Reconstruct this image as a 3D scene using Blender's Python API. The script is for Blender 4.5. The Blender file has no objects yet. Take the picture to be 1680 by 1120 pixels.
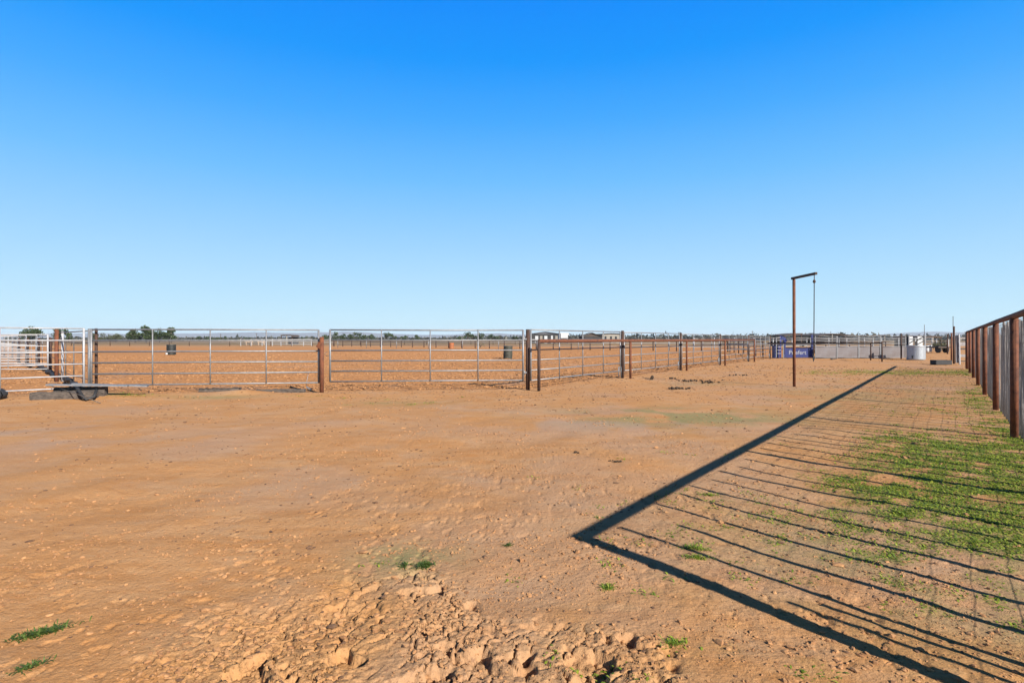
import bpy, math, random
import numpy as np
from mathutils import Vector, Matrix
random.seed(7); rng = np.random.default_rng(11)
S = bpy.context.scene
COL = S.collection
F = 933.3; HC = 1.5; HOR = 556.0
def P(px, py, z=0.0):
    """a spot on the ground read off the survey photo (metres, x right, y away)"""
    Z = F*HC/(py-HOR)
    return Vector(((px-840)/F*Z, Z, z))
R = math.radians

# ------------------------------------------------------------ materials
def newmat(name):
    m = bpy.data.materials.new(name); m.use_nodes = True
    return m, m.node_tree.nodes, m.node_tree.links, m.node_tree.nodes['Principled BSDF']
def simple(name, c1, c2=None, rough=.7, metal=0., scale=6., bump=0., stretch=(1,1,1), bscale=None, detail=6):
    m, N, L, b = newmat(name)
    b.inputs['Roughness'].default_value = rough; b.inputs['Metallic'].default_value = metal
    c2 = c2 or tuple(v*.8 for v in c1)
    c1 = tuple(v*.78 for v in c1); c2 = tuple(v*.78 for v in c2)
    tc = N.new('ShaderNodeTexCoord'); mp = N.new('ShaderNodeMapping'); mp.inputs['Scale'].default_value = stretch
    L.new(tc.outputs['Object'], mp.inputs[0])
    n = N.new('ShaderNodeTexNoise'); n.inputs['Scale'].default_value = scale; n.inputs['Detail'].default_value = detail
    n.inputs['Roughness'].default_value = .65
    L.new(mp.outputs[0], n.inputs['Vector'])
    r = N.new('ShaderNodeValToRGB'); r.color_ramp.elements[0].position = .35; r.color_ramp.elements[1].position = .65
    r.color_ramp.elements[0].color = (*c1, 1); r.color_ramp.elements[1].color = (*c2, 1)
    L.new(n.outputs['Fac'], r.inputs[0]); L.new(r.outputs[0], b.inputs['Base Color'])
    if bump:
        n2 = N.new('ShaderNodeTexNoise'); n2.inputs['Scale'].default_value = bscale or scale*4; n2.inputs['Detail'].default_value = 5
        L.new(mp.outputs[0], n2.inputs['Vector'])
        bp = N.new('ShaderNodeBump'); bp.inputs['Strength'].default_value = bump; bp.inputs['Distance'].default_value = .01
        L.new(n2.outputs['Fac'], bp.inputs['Height']); L.new(bp.outputs[0], b.inputs['Normal'])
    return m
M = {}
M['rust'] = simple('rusty_pipe', (.20,.062,.022), (.085,.028,.014), .85, .0, 9, .5)
M['rust_dark'] = simple('dark_rusty_pipe', (.075,.032,.018), (.035,.018,.012), .8, 0, 9, .4)
M['galv'] = simple('galvanised_pipe', (.30,.30,.31), (.20,.205,.215), .5, .35, 14, .1)
M['white'] = simple('white_painted_pipe', (.46,.46,.47), (.33,.33,.35), .5, 0, 8, .1)
M['wire'] = simple('fence_wire', (.20,.19,.18), (.11,.08,.06), .6, .5, 20)
M['wood'] = simple('weathered_grey_wood', (.36,.34,.33), (.19,.17,.165), .9, 0, 5, .6, (6,6,.7), 30)
M['wood_old'] = simple('old_dark_timber', (.14,.11,.09), (.04,.032,.026), .95, 0, 6, .8, (1,6,6), 20)
M['black'] = simple('black_rubber', (.018,.018,.02), (.03,.03,.032), .7, 0, 8, .2)
M['sheet'] = simple('galvanised_sheet', (.25,.235,.245), (.20,.17,.165), .4, .45, 1.6, .15)
M['tank'] = simple('zinc_tank', (.52,.56,.60), (.36,.39,.42), .45, .5, 7, .15, (3,3,.6))
M['blue'] = simple('blue_paint', (.006,.018,.17), (.008,.018,.10), .45, 0, 4)
M['barrel_dark'] = simple('dark_green_drum', (.010,.015,.013), (.02,.02,.018), .6, 0, 5)
M['barrel_olive'] = simple('faded_olive_drum', (.06,.06,.042), (.025,.025,.018), .7, 0, 6)
M['barrel_red'] = simple('orange_red_drum', (.40,.10,.03), (.30,.13,.04), .7, 0, 5)
M['roof_brown'] = simple('brown_roof', (.09,.06,.045), (.06,.045,.035), .8, 0, .5)
M['roof_grey'] = simple('grey_metal_roof', (.23,.23,.25), (.17,.17,.19), .55, .2, .5)
M['wall_dark'] = simple('dark_shed_wall', (.05,.045,.045), (.03,.03,.03), .9, 0, .8)
M['wall_beige'] = simple('beige_wall', (.34,.30,.25), (.27,.24,.20), .8, 0, .5)
M['wall_white'] = simple('white_wall', (.60,.60,.60), (.5,.51,.52), .5, 0, .5)
M['glass'] = simple('dark_window', (.02,.025,.03), (.03,.035,.04), .1)
M['bark'] = simple('bark', (.13,.10,.07), (.07,.05,.04), .9, 0, 4, .5)
M['manure'] = simple('dry_manure', (.07,.045,.025), (.035,.022,.014), .95, 0, 30, .8)
M['manure_bits'] = simple('dark_soil_bits', (.22,.115,.055), (.09,.045,.025), .95, 0, 12)
M['rope'] = simple('dark_rope', (.03,.035,.045), (.05,.05,.06), .8, 0, 40)
M['hill'] = simple('far_hill', (.15,.155,.19), (.11,.115,.15), .95, 0, .004)
M['letter'] = simple('white_lettering', (.36,.37,.42), (.30,.32,.37), .6, 0, 5)
def leafmat(name, c1, c2, scale=3., trans=.3):
    m, N, L, b = newmat(name)
    b.inputs['Roughness'].default_value = .6
    c1 = tuple(v*.8 for v in c1); c2 = tuple(v*.8 for v in c2)
    g = N.new('ShaderNodeNewGeometry'); r = N.new('ShaderNodeValToRGB')
    r.color_ramp.elements[0].color = (*c1,1); r.color_ramp.elements[1].color = (*c2,1)
    L.new(g.outputs['Random Per Island'], r.inputs[0]); L.new(r.outputs[0], b.inputs['Base Color'])
    tr = N.new('ShaderNodeBsdfTranslucent'); L.new(r.outputs[0], tr.inputs[0])
    mx = N.new('ShaderNodeMixShader'); mx.inputs[0].default_value = trans
    L.new(b.outputs[0], mx.inputs[1]); L.new(tr.outputs[0], mx.inputs[2])
    L.new(mx.outputs[0], N['Material Output'].inputs['Surface'])
    return m
M['leaf'] = leafmat('tree_leaf', (.035,.06,.018), (.075,.11,.03))
M['leaf_pale'] = leafmat('pale_tree_leaf', (.07,.085,.04), (.13,.14,.06))
M['scrub'] = leafmat('far_scrub', (.030,.036,.026), (.075,.072,.048), trans=.1)
M['grass'] = leafmat('weed_leaf', (.11,.20,.012), (.38,.44,.04), trans=.35)
M['grass_dry'] = leafmat('dry_weed_leaf', (.34,.24,.08), (.24,.25,.06))
M['weed_dark'] = leafmat('dark_weed_leaf', (.05,.10,.012), (.13,.19,.03))
M['straw'] = leafmat('dry_straw', (.30,.19,.10), (.11,.065,.035))

# ------------------------------------------------------------ noise
def _h(ix, iy, s):
    n = (ix.astype(np.int64)*374761393 + iy.astype(np.int64)*668265263 + s*2147483647) & 0xffffffff
    n = ((n ^ (n >> 13))*1274126177) & 0xffffffff
    n = ((n ^ (n >> 16))*2246822519) & 0xffffffff
    return ((n ^ (n >> 15)) & 0xffffff)/float(0xffffff)
def vn(x, y, s=0):
    ix = np.floor(x); iy = np.floor(y); fx = x-ix; fy = y-iy
    u = fx*fx*fx*(fx*(fx*6-15)+10); v = fy*fy*fy*(fy*(fy*6-15)+10)
    a = _h(ix,iy,s); b = _h(ix+1,iy,s); c = _h(ix,iy+1,s); d = _h(ix+1,iy+1,s)
    return (a+(b-a)*u)*(1-v)+(c+(d-c)*u)*v
def fbm(x, y, o=4, s=0, g=.5):
    t = 0; a = 1; k = 0
    for i in range(o):
        t = t+a*vn(x*2**i+17.3*i, y*2**i-9.1*i, s+i); k += a; a *= g
    return t/k
def ss(x, a, b):
    t = np.clip((x-a)/(b-a), 0, 1); return t*t*(3-2*t)
def worley(x, y, s):
    ix = np.floor(x); iy = np.floor(y)
    f1 = np.full(x.shape, 9.); f2 = np.full(x.shape, 9.); cid = np.zeros(x.shape); cx = np.zeros(x.shape); cy = np.zeros(x.shape)
    for dx in (-1,0,1):
        for dy in (-1,0,1):
            jx = ix+dx; jy = iy+dy
            px = jx+_h(jx,jy,s); py = jy+_h(jx,jy,s+5)
            d = np.hypot(px-x, py-y)
            cl = d < f1
            f2 = np.where(cl, f1, np.minimum(f2, d)); 
            cid = np.where(cl, _h(jx,jy,s+9), cid); cx = np.where(cl, px, cx); cy = np.where(cl, py, cy)
            f1 = np.where(cl, d, f1)
    return f1, f2, cid, cx, cy
# right fence line and sun, worked out on the plan
FC = np.array([2.51, 1.91]); FD = np.array([.607, .795])
SUN_AZ = np.array([-.636, .771])            # the way shadows fall
SUN_EL = 30.8
def gauss(x, y, cx, cy, rx, ry, rot=0):
    c, s = math.cos(rot), math.sin(rot)
    dx = x-cx; dy = y-cy
    return np.exp(-(((dx*c+dy*s)/rx)**2+((-dx*s+dy*c)/ry)**2))
def mudmask(x, y):
    w = fbm(x*2.2, y*2.2, 3, 70)-.5
    e = np.hypot((x+.35)/1.5, (y-2.42)/.98)+w*1.1
    core = 1-ss(e, .45, 1.15)
    e2 = np.hypot((x+1.0)/1.0, (y-2.9)/.75)+w
    return np.clip(core+.35*(1-ss(e2, .6, 1.1)), 0, 1)
def G(x, y):
    x = np.asarray(x, float); y = np.asarray(y, float)
    r = np.hypot(x, y-3)
    near = 1-ss(r, 12, 60)
    z = (fbm(x*.35, y*.35, 3, 1)-.5)*.09*near
    z = z+(fbm(x*1.7, y*1.7, 3, 20)-.5)*.035*(1-ss(r, 6, 20))
    fine = 1-ss(r, 2.5, 9)
    z = z+(fbm(x*9, y*9, 3, 30)-.5)*.008*fine*(.4+ss(fbm(x*.9, y*.9, 2, 33), .4, .7))
    # small scuffs
    sc = fbm(x*14, y*9, 3, 40)
    z = z-ss(sc, .62, .75)*.010*fine*ss(fbm(x*1.3, y*1.3, 2, 44), .35, .65)
    # trampled mud
    m = mudmask(x, y)
    k = m > .01
    if np.any(k):
        X = x[k]; Y = y[k]; mm = m[k]
        wx = (fbm(X*5, Y*5, 3, 50)-.5)*.16; wy = (fbm(X*5, Y*5, 3, 60)-.5)*.16
        U = (X+wx)*8.0+(Y+wy)*2.2; V_ = (Y+wy)*10.5-(X+wx)*2.0
        f1, f2, cid, cx, cy = worley(U, V_, 80)
        crack = (1-ss(f2-f1, .0, .085))*ss(fbm(X*3, Y*3, 2, 96), .38, .46)
        tilt = (U-cx)*(cid-.5)*.012+(V_-cy)*(_h(np.floor(cx*7),np.floor(cy*7),4)-.6)*.013
        hh = cid*.006+tilt-crack*.036
        f1, f2, cid, cx, cy = worley((X+wx*.6)*25, (Y+wy*.6)*31, 90)
        rub = ss(fbm(X*3.1, Y*3.1, 3, 95), .44, .60)
        hh = hh+.75*(cid*.013+(((X+wx*.6)*25)-cx)*(cid-.5)*.012-(1-ss(f2-f1, 0, .2))*.014)*(.25+.9*rub)
        hh = hh-ss(fbm(X*5, Y*5.6, 3, 97), .60, .67)*.05-ss(fbm(X*11, Y*13, 2, 98), .66, .74)*.022*rub
        hh = hh+(fbm(X*34, Y*34, 2, 99)-.5)*.006
        z = z.copy(); z[k] += hh*ss(mm, 0, .9)
    # trampled far side, tilled arena, heaps
    tilled = arena(x, y)
    z = z+tilled*(fbm(x*2.2, y*2.2, 3, 130)-.5)*.10
    z = z+.10*gauss(x, y, -11.3, 15.2, 2.2, 1.2)+.13*gauss(x, y, -7.5, 15.75, .8, .35)+.05*gauss(x, y, 4.3, 21.0, 1.3, .7)
    z = z+.05*gauss(x, y, -5.6, 15.4, 1.5, .5)
    return z-.02
def arena(x, y):
    # behind the gates and left of the side fence
    a = (x-.475)*5.35-(y-17.07)*3.88           # >0 right of the side fence
    a = a/6.61
    front = np.where(x > -5.4, 16.35+(x+5.4)*.12, 16.3+(x+5.4)*.17)
    return ss(-a, -.1, .5)*ss(y-front, .0, .7)*(1-ss(y, 95, 120))
def grassd(x, y):
    """how thick the weeds stand, 0..1"""
    n = fbm(x*1.3, y*1.3, 3, 150); n2 = fbm(x*5, y*5, 2, 160)
    t = (x-FC[0])*FD[0]+(y-FC[1])*FD[1]        # along the fence
    s = -((x-FC[0])*FD[1]-(y-FC[1])*FD[0])     # away from the fence, to the left
    w = (n-.5)*1.6
    d = 1.15*ss(t+w, 1.7, 2.9)*(1-ss(t+w, 6.4, 8.6))*(1-ss(s+w*.8, .6, 2.2))
    d = d*ss(n2+.3*n, .36, .66)
    d = d+.55*ss(n2, .45, .7)*ss(t, 2, 5)*(1-ss(t, 15, 24))*np.exp(-((s-.1)/.35)**2)
    d = d+.32*ss(n, .5, .62)*ss(n2, .45, .65)*ss(t, 5, 8)*(1-ss(t, 12, 20))*np.exp(-((s-.7)/.9)**2)
    d = d+.35*gauss(x, y, 18.5, 26.0, 4.0, 1.7)*ss(n2,.35,.6)
    d = d+.20*ss(n2, .54, .72)*np.exp(-((t-2.2)/2.6)**2)*np.exp(-((s-1.2)/1.3)**2)+.35*ss(n2,.5,.7)*ss(n,.46,.6)*np.exp(-((t-2.2)/1.3)**2)*np.exp(-((s-.7)/.7)**2)
    d = d+.5*gauss(x, y, -2.6, 13.6, .75, .5)*ss(n2, .5, .7)+.5*gauss(x, y, -10.3, 15.0, .9, .22)+.15*gauss(x, y, -4.2, 14.9, 1.5, .35)*ss(n2, .5, .7)
    return np.clip(d, 0, 1)*((s > -.6) | (x < 1))
def Gp(x, y): return float(G(np.array([x]), np.array([y]))[0])

# ------------------------------------------------------------ mesh builder
class MB:
    def __init__(s): s.v = []; s.f = []; s.sm = []
    def add(s, vs, fs, smooth=False):
        o = len(s.v); s.v += [tuple(v) for v in vs]; s.f += [tuple(i+o for i in f) for f in fs]; s.sm += [smooth]*len(fs)
    def tube(s, pts, r, n=10, cap=True):
        pts = [Vector(p) for p in pts]; rs = r if isinstance(r, (list,tuple)) else [r]*len(pts)
        vs = []; fs = []
        u = None
        for i, p in enumerate(pts):
            d = (pts[min(i+1, len(pts)-1)]-pts[max(i-1, 0)]).normalized()
            if u is None: u = d.cross(Vector((0,0,1)) if abs(d.z) < .9 else Vector((1,0,0))).normalized()
            else: u = (u-d*u.dot(d)).normalized()
            w = d.cross(u)
            for k in range(n):
                a = 2*math.pi*k/n
                vs.append(p+(u*math.cos(a)+w*math.sin(a))*rs[i])
        for i in range(len(pts)-1):
            for k in range(n):
                fs.append((i*n+k, i*n+(k+1)%n, (i+1)*n+(k+1)%n, (i+1)*n+k))
        s.add(vs, fs, True)
        if cap:
            o = len(s.v)-len(vs)
            s.f.append(tuple(o+k for k in reversed(range(n)))); s.sm.append(False)
            o2 = o+(len(pts)-1)*n
            s.f.append(tuple(o2+k for k in range(n))); s.sm.append(False)
    def box(s, c, size, rz=0, ry=0, rx=0):
        m = Matrix.Translation(Vector(c)) @ Matrix.Rotation(rz,4,'Z') @ Matrix.Rotation(ry,4,'Y') @ Matrix.Rotation(rx,4,'X')
        a, b, d = (v/2 for v in size)
        vs = [m @ Vector((x,y,z)) for x in (-a,a) for y in (-b,b) for z in (-d,d)]
        s.add(vs, [(0,1,3,2),(4,6,7,5),(0,4,5,1),(2,3,7,6),(0,2,6,4),(1,5,7,3)])
    def lathe(s, c, prof, n=28):
        c = Vector(c); vs = []; fs = []
        for r, z in prof:
            for k in range(n):
                a = 2*math.pi*k/n; vs.append(c+Vector((r*math.cos(a), r*math.sin(a), z)))
        for i in range(len(prof)-1):
            for k in range(n):
                fs.append((i*n+k, i*n+(k+1)%n, (i+1)*n+(k+1)%n, (i+1)*n+k))
        s.add(vs, fs, True)
    def build(s, name, mat, parent=None, org=None):
        me = bpy.data.meshes.new(name)
        o = bpy.data.objects.new(name, me); COL.objects.link(o)
        off = Vector(org) if org is not None else Vector((0,0,0))
        if parent is not None: off = off+Vector(world_of(parent))
        me.from_pydata([tuple(Vector(v)-off) for v in s.v], [], s.f); me.update()
        me.polygons.foreach_set('use_smooth', s.sm)
        me.materials.append(M[mat] if isinstance(mat, str) else mat)
        if parent is not None: o.parent = parent
        o.location = Vector(org) if org is not None else (0,0,0)
        return o
def world_of(o):
    v = Vector(o.location)
    while o.parent: o = o.parent; v = v+Vector(o.location)
    return v
def tag(o, label=None, cat=None, group=None, kind=None):
    if label: o['label'] = label
    if cat: o['category'] = cat
    if group: o['group'] = group
    if kind: o['kind'] = kind
    return o
def empty(name, loc, label, cat, group=None):
    o = bpy.data.objects.new(name, None); COL.objects.link(o); o.location = loc; o.empty_display_size = .2
    return tag(o, label, cat, group)
def npmesh(name, V, Fq, mat, smooth=False):
    """fast mesh from arrays; every face has the same number of corners"""
    me = bpy.data.meshes.new(name); k = Fq.shape[1]
    me.vertices.add(len(V)); me.vertices.foreach_set('co', V.astype(np.float32).ravel())
    me.loops.add(Fq.size); me.loops.foreach_set('vertex_index', Fq.astype(np.int32).ravel())
    me.polygons.add(len(Fq)); me.polygons.foreach_set('loop_start', np.arange(0, Fq.size, k, dtype=np.int32))
    me.polygons.foreach_set('use_smooth', np.full(len(Fq), smooth))
    me.update(calc_edges=True); me.materials.append(M[mat] if isinstance(mat, str) else mat)
    o = bpy.data.objects.new(name, me); COL.objects.link(o)
    return o

# ------------------------------------------------------------ ground
def axis(lo, hi, step, gl, gr, lolim, hilim, ends_lo=(), ends_hi=()):
    mid = list(np.arange(lo, hi, step))
    a = []; p = lo; d = step
    while p > lolim: d = step+gl*(lo-p); p -= d; a.append(p)
    b = []; p = mid[-1]; e0 = p
    while p < hilim: d = step+gr*(p-e0); p += d; b.append(p)
    return np.array(sorted(ends_lo)+a[::-1]+mid+b+sorted(ends_hi))
xs = axis(-2.4, 1.9, .009, .02, .02, -420, 420, (-14000,-8000,-4000,-2000,-1000,-600), (600,1000,2000,4000,8000,14000))
ys = axis(2.25, 4.0, .009, .08, .017, -40, 430, (), (600,900,1400,2200,4000,7000,14000))
XX, YY = np.meshgrid(xs, ys)
ZZ = G(XX.ravel(), YY.ravel())
V = np.stack([XX.ravel(), YY.ravel(), ZZ], 1)
nx = len(xs); ny = len(ys)
I = np.arange((ny-1)*(nx-1)); i = I//(nx-1); j = I%(nx-1)
Fq = np.stack([i*nx+j, i*nx+j+1, (i+1)*nx+j+1, (i+1)*nx+j], 1)
x = V[:,0]; y = V[:,1]
def px_g(px, py, rx, ry):
    p = P(px, py); return gauss(x, y, p.x, p.y, rx, ry)
# mineral and algae stains that belong to the soil
green = .9*px_g(665,912,.36,.30)*ss(fbm(x*4,y*4,3,200),.3,.55)+.8*gauss(x,y,-7.8,14.9,1.1,.35)+1.4*gauss(x,y,3.3,11.2,2.0,1.3)*ss(fbm(x*1.5,y*1.5,3,205),.30,.6)
green = green+.25*grassd(x, y)+.55*gauss(x,y,2.9,3.9,1.5,1.5)*ss(fbm(x*2,y*2,3,208),.35,.6)+.5*gauss(x,y,10,16,7,2.2,R(52))*ss(fbm(x*1.2,y*1.2,3,209),.4,.65)+.3*gauss(x,y,-2.6,13.6,1.2,.7)+.35*gauss(x,y,6.5,19.5,1.5,.8)
grey = .9*px_g(60,715,2.4,1.6)*ss(fbm(x*1.2,y*1.2,4,210),.35,.65)+.9*gauss(x,y,1.8,10.2,2.8,1.5)*ss(fbm(x*1.1,y*1.1,4,215),.38,.62)+.35*ss(fbm(x*.5,y*.5,4,220),.55,.75)*(y<40)
M_gr, N, L, b = newmat('ranch_dirt')
b.inputs['Roughness'].default_value = .95
b.inputs['Specular IOR Level'].default_value = .15
geo = N.new('ShaderNodeNewGeometry')
def noise(scale, detail=6, rough=.6, vec=None):
    n = N.new('ShaderNodeTexNoise'); n.inputs['Scale'].default_value = scale; n.inputs['Detail'].default_value = detail; n.inputs['Roughness'].default_value = rough
    L.new(vec or geo.outputs['Position'], n.inputs['Vector']); return n.outputs['Fac']
def ramp(fac, p0, p1, c0=(0,0,0), c1=(1,1,1)):
    r = N.new('ShaderNodeValToRGB'); r.color_ramp.elements[0].position = p0; r.color_ramp.elements[1].position = p1
    r.color_ramp.elements[0].color = (*c0,1); r.color_ramp.elements[1].color = (*c1,1); L.new(fac, r.inputs[0]); return r.outputs[0]
def mix(fac, a, c, mode='MIX'):
    m = N.new('ShaderNodeMix'); m.data_type = 'RGBA'; m.blend_type = mode
    if isinstance(fac, float): m.inputs[0].default_value = fac
    else: L.new(fac, m.inputs[0])
    for k, v in ((6,a),(7,c)):
        if isinstance(v, tuple): m.inputs[k].default_value = (*v,1)
        else: L.new(v, m.inputs[k])
    return m.outputs[2]
def attr(n):
    a = N.new('ShaderNodeAttribute'); a.attribute_name = n; return a.outputs['Fac']
def math_(op, a, c):
    m = N.new('ShaderNodeMath'); m.operation = op; m.use_clamp = op == 'MULTIPLY'
    for k, v in ((0,a),(1,c)):
        if isinstance(v, (float,int)): m.inputs[k].default_value = v
        else: L.new(v, m.inputs[k])
    return m.outputs[0]
mp = N.new('ShaderNodeMapping'); mp.inputs['Scale'].default_value = (.55,1.6,1); mp.inputs['Rotation'].default_value = (0,0,R(14)); L.new(geo.outputs['Position'], mp.inputs[0])
Q = .75
def q(*c): return tuple(v*Q for v in c)
base = mix(ramp(noise(.55,5), .35,.68), q(.52,.262,.104), q(.56,.315,.150))
base = mix(ramp(noise(2.3,7,.7,mp.outputs[0]), .42,.66), base, q(.48,.222,.076))
base = mix(math_('MULTIPLY', ramp(noise(9,6,.7,mp.outputs[0]), .52,.72), .5), base, q(.60,.36,.18))
base = mix(math_('MULTIPLY', ramp(noise(1.1,6,.7), .50,.68), .45), base, q(.47,.30,.185))
base = mix(math_('MULTIPLY', ramp(noise(31,4,.7,mp.outputs[0]), .56,.68), .65), base, q(.32,.145,.055))
base = mix(math_('MULTIPLY', ramp(noise(75,3,.6), .60,.70), .7), base, q(.17,.075,.035))
base = mix(math_('MULTIPLY', ramp(noise(150,2,.6), .60,.72), .5), base, q(.66,.44,.26))
base = mix(math_('MULTIPLY', attr('arena'), ramp(noise(8,6,.8), .50,.58, (0,0,0), (.8,.8,.8))), base, q(.22,.085,.035))
base = mix(math_('MULTIPLY', attr('arena'), ramp(noise(1.1,5,.7), .3,.7, (.25,.25,.25),(.6,.6,.6))), base, q(.56,.235,.070))
base = mix(math_('MULTIPLY', attr('mud'), .4), base, q(.52,.29,.125))
base = mix(math_('MULTIPLY', attr('mud'), ramp(noise(26,6,.8), .54,.62)), base, q(.24,.11,.045))
base = mix(math_('MULTIPLY', attr('grey'), .8), base, q(.42,.30,.23))
base = mix(math_('MULTIPLY', attr('green'), ramp(noise(14,4), .3,.6, (.45,.45,.45))), base, q(.27,.24,.105))
base = mix(math_('MULTIPLY', attr('turf'), ramp(noise(22,5,.7), .35,.62, (.2,.2,.2), (.95,.95,.95))), base, q(.15,.19,.025))
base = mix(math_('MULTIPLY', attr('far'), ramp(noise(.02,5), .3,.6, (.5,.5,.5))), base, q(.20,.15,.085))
L.new(base, b.inputs['Base Color'])
vo = N.new('ShaderNodeTexVoronoi'); vo.inputs['Scale'].default_value = 26; L.new(geo.outputs['Position'], vo.inputs['Vector'])
pit = ramp(vo.outputs['Distance'], .0, .55)
h1 = math_('ADD', math_('MULTIPLY', noise(11,8,.72), .9), math_('MULTIPLY', noise(70,4,.7), .55))
h2 = math_('ADD', h1, math_('MULTIPLY', pit, .22))
bp = N.new('ShaderNodeBump'); bp.inputs['Strength'].default_value = .62; bp.inputs['Distance'].default_value = .028
L.new(h2, bp.inputs['Height'])
vb = N.new('ShaderNodeTexVoronoi'); vb.inputs['Scale'].default_value = 7; L.new(geo.outputs['Position'], vb.inputs['Vector'])
bp2 = N.new('ShaderNodeBump'); bp2.inputs['Distance'].default_value = .12
L.new(math_('MULTIPLY', attr('arena'), .5), bp2.inputs['Strength'])
L.new(math_('ADD', math_('MULTIPLY', noise(3.2,7,.75), 1.0), math_('MULTIPLY', vb.outputs['Distance'], .25)), bp2.inputs['Height'])
L.new(bp.outputs[0], bp2.inputs['Normal']); L.new(bp2.outputs[0], b.inputs['Normal'])
M['dirt'] = M_gr
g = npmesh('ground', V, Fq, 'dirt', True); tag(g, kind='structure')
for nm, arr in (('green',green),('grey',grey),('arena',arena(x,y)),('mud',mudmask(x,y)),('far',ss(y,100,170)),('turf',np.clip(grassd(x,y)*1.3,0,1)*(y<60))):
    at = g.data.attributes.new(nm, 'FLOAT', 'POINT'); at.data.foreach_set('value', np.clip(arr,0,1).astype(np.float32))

# clods: small lumps of soil
def lumps(name, xy, size, mat, flat=.6, sink=.25):
    t = (1+5**.5)/2
    iv = np.array([(-1,t,0),(1,t,0),(-1,-t,0),(1,-t,0),(0,-1,t),(0,1,t),(0,-1,-t),(0,1,-t),(t,0,-1),(t,0,1),(-t,0,-1),(-t,0,1)])/math.hypot(1,t)
    itri = np.array([(0,11,5),(0,5,1),(0,1,7),(0,7,10),(0,10,11),(1,5,9),(5,11,4),(11,10,2),(10,7,6),(7,1,8),(3,9,4),(3,4,2),(3,2,6),(3,6,8),(3,8,9),(4,9,5),(2,4,11),(6,2,10),(8,6,7),(9,8,1)])
    n = len(xy); z = G(xy[:,0], xy[:,1])
    v = iv[None]*(1+rng.uniform(-.35,.35,(n,12,1)))
    sc = size[:,None]*np.stack([rng.uniform(.7,1.5,n), rng.uniform(.6,1.2,n), np.full(n,flat)*rng.uniform(.6,1.3,n)],1)
    v = v*sc[:,None,:]
    a = rng.uniform(0,6.28,n); c = np.cos(a)[:,None]; s = np.sin(a)[:,None]
    X = v[...,0]*c-v[...,1]*s+xy[:,0:1]; Y = v[...,0]*s+v[...,1]*c+xy[:,1:2]; Z = v[...,2]+z[:,None]+(size*flat*(.5-sink))[:,None]
    Vv = np.stack([X,Y,Z],-1).reshape(-1,3)
    Ff = (itri[None]+12*np.arange(n)[:,None,None]).reshape(-1,3)
    return npmesh(name, Vv, Ff, mat, False)
M['clod'] = simple('dirt_clod', (.50,.26,.11), (.27,.125,.05), .95, 0, 9, .4)
n = 90000
r_ = 3+rng.random(n)**1.35*60; th = rng.uniform(-.80,.80,n)
xy = np.stack([r_*np.sin(th), r_*np.cos(th)],1)
ar = arena(xy[:,0], xy[:,1]); nn = fbm(xy[:,0]*1.2, xy[:,1]*1.2, 3, 300); nz = fbm(xy[:,0]*.3, xy[:,1]*.3, 2, 310)
pk = rng.random(n) < np.where(ar > .5, .9*ss(nn,.3,.6), .38*ss(nn,.55,.75)+.02+.3*mudmask(xy[:,0],xy[:,1]))
xy = xy[pk]; ar = ar[pk]
sz = np.where(ar > .5, rng.uniform(.012,.036,len(xy))*(.8+xy[:,1]/60), rng.uniform(.004,.013,len(xy))*(1+xy[:,1]/14))
sz *= np.where(rng.random(len(xy)) < .04, 1.8, 1)
tag(lumps('dirt_clods', xy, sz, 'clod'), 'loose clods of orange brown soil scattered over the dirt', 'soil', kind='stuff')

n = 60000
xy = np.stack([rng.uniform(-3.4,3.2,n), 2.3+rng.random(n)**1.5*7],1)
mm = mudmask(xy[:,0],xy[:,1])
xy = xy[rng.random(n) < .05+.38*mm*ss(fbm(xy[:,0]*3.1,xy[:,1]*3.1,3,95),.38,.6)+.4*ss(fbm(xy[:,0]*1.7,xy[:,1]*1.7,3,340),.56,.7)]
k_ = len(xy); sz = rng.uniform(.0025,.0075,k_)*np.where(rng.random(k_)<.10,1.9,1)
tag(lumps('soil_crumbs', xy, sz, 'clod', .7, .15), 'fine crumbs of dry soil around the churned mud in the foreground', 'soil', kind='stuff')
# leaves of low weeds
def blades(name, pts, ln, wd, mat, lean=(.3,1.2), z0=None):
    n = len(pts); z = G(pts[:,0], pts[:,1]) if z0 is None else z0
    a = rng.uniform(0,2*math.pi,n); el = rng.uniform(*lean,n)
    d = np.stack([np.cos(a)*np.cos(el), np.sin(a)*np.cos(el), np.sin(el)],1)
    w = np.stack([-np.sin(a), np.cos(a), np.zeros(n)],1)*wd[:,None]*.5
    p0 = np.stack([pts[:,0],pts[:,1],z-.003],1); p1 = p0+d*ln[:,None]*.55; d2 = d.copy(); d2[:,2] -= .5; p2 = p1+d2*ln[:,None]*.45
    Vv = np.stack([p0-w*.35, p0+w*.35, p1+w, p1-w, p2+w*.15, p2-w*.15],1).reshape(-1,3)
    Ff = (np.array([(0,1,2,3),(3,2,4,5)])[None]+6*np.arange(n)[:,None,None]).reshape(-1,4)
    return npmesh(name, Vv, Ff, mat, False)
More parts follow.
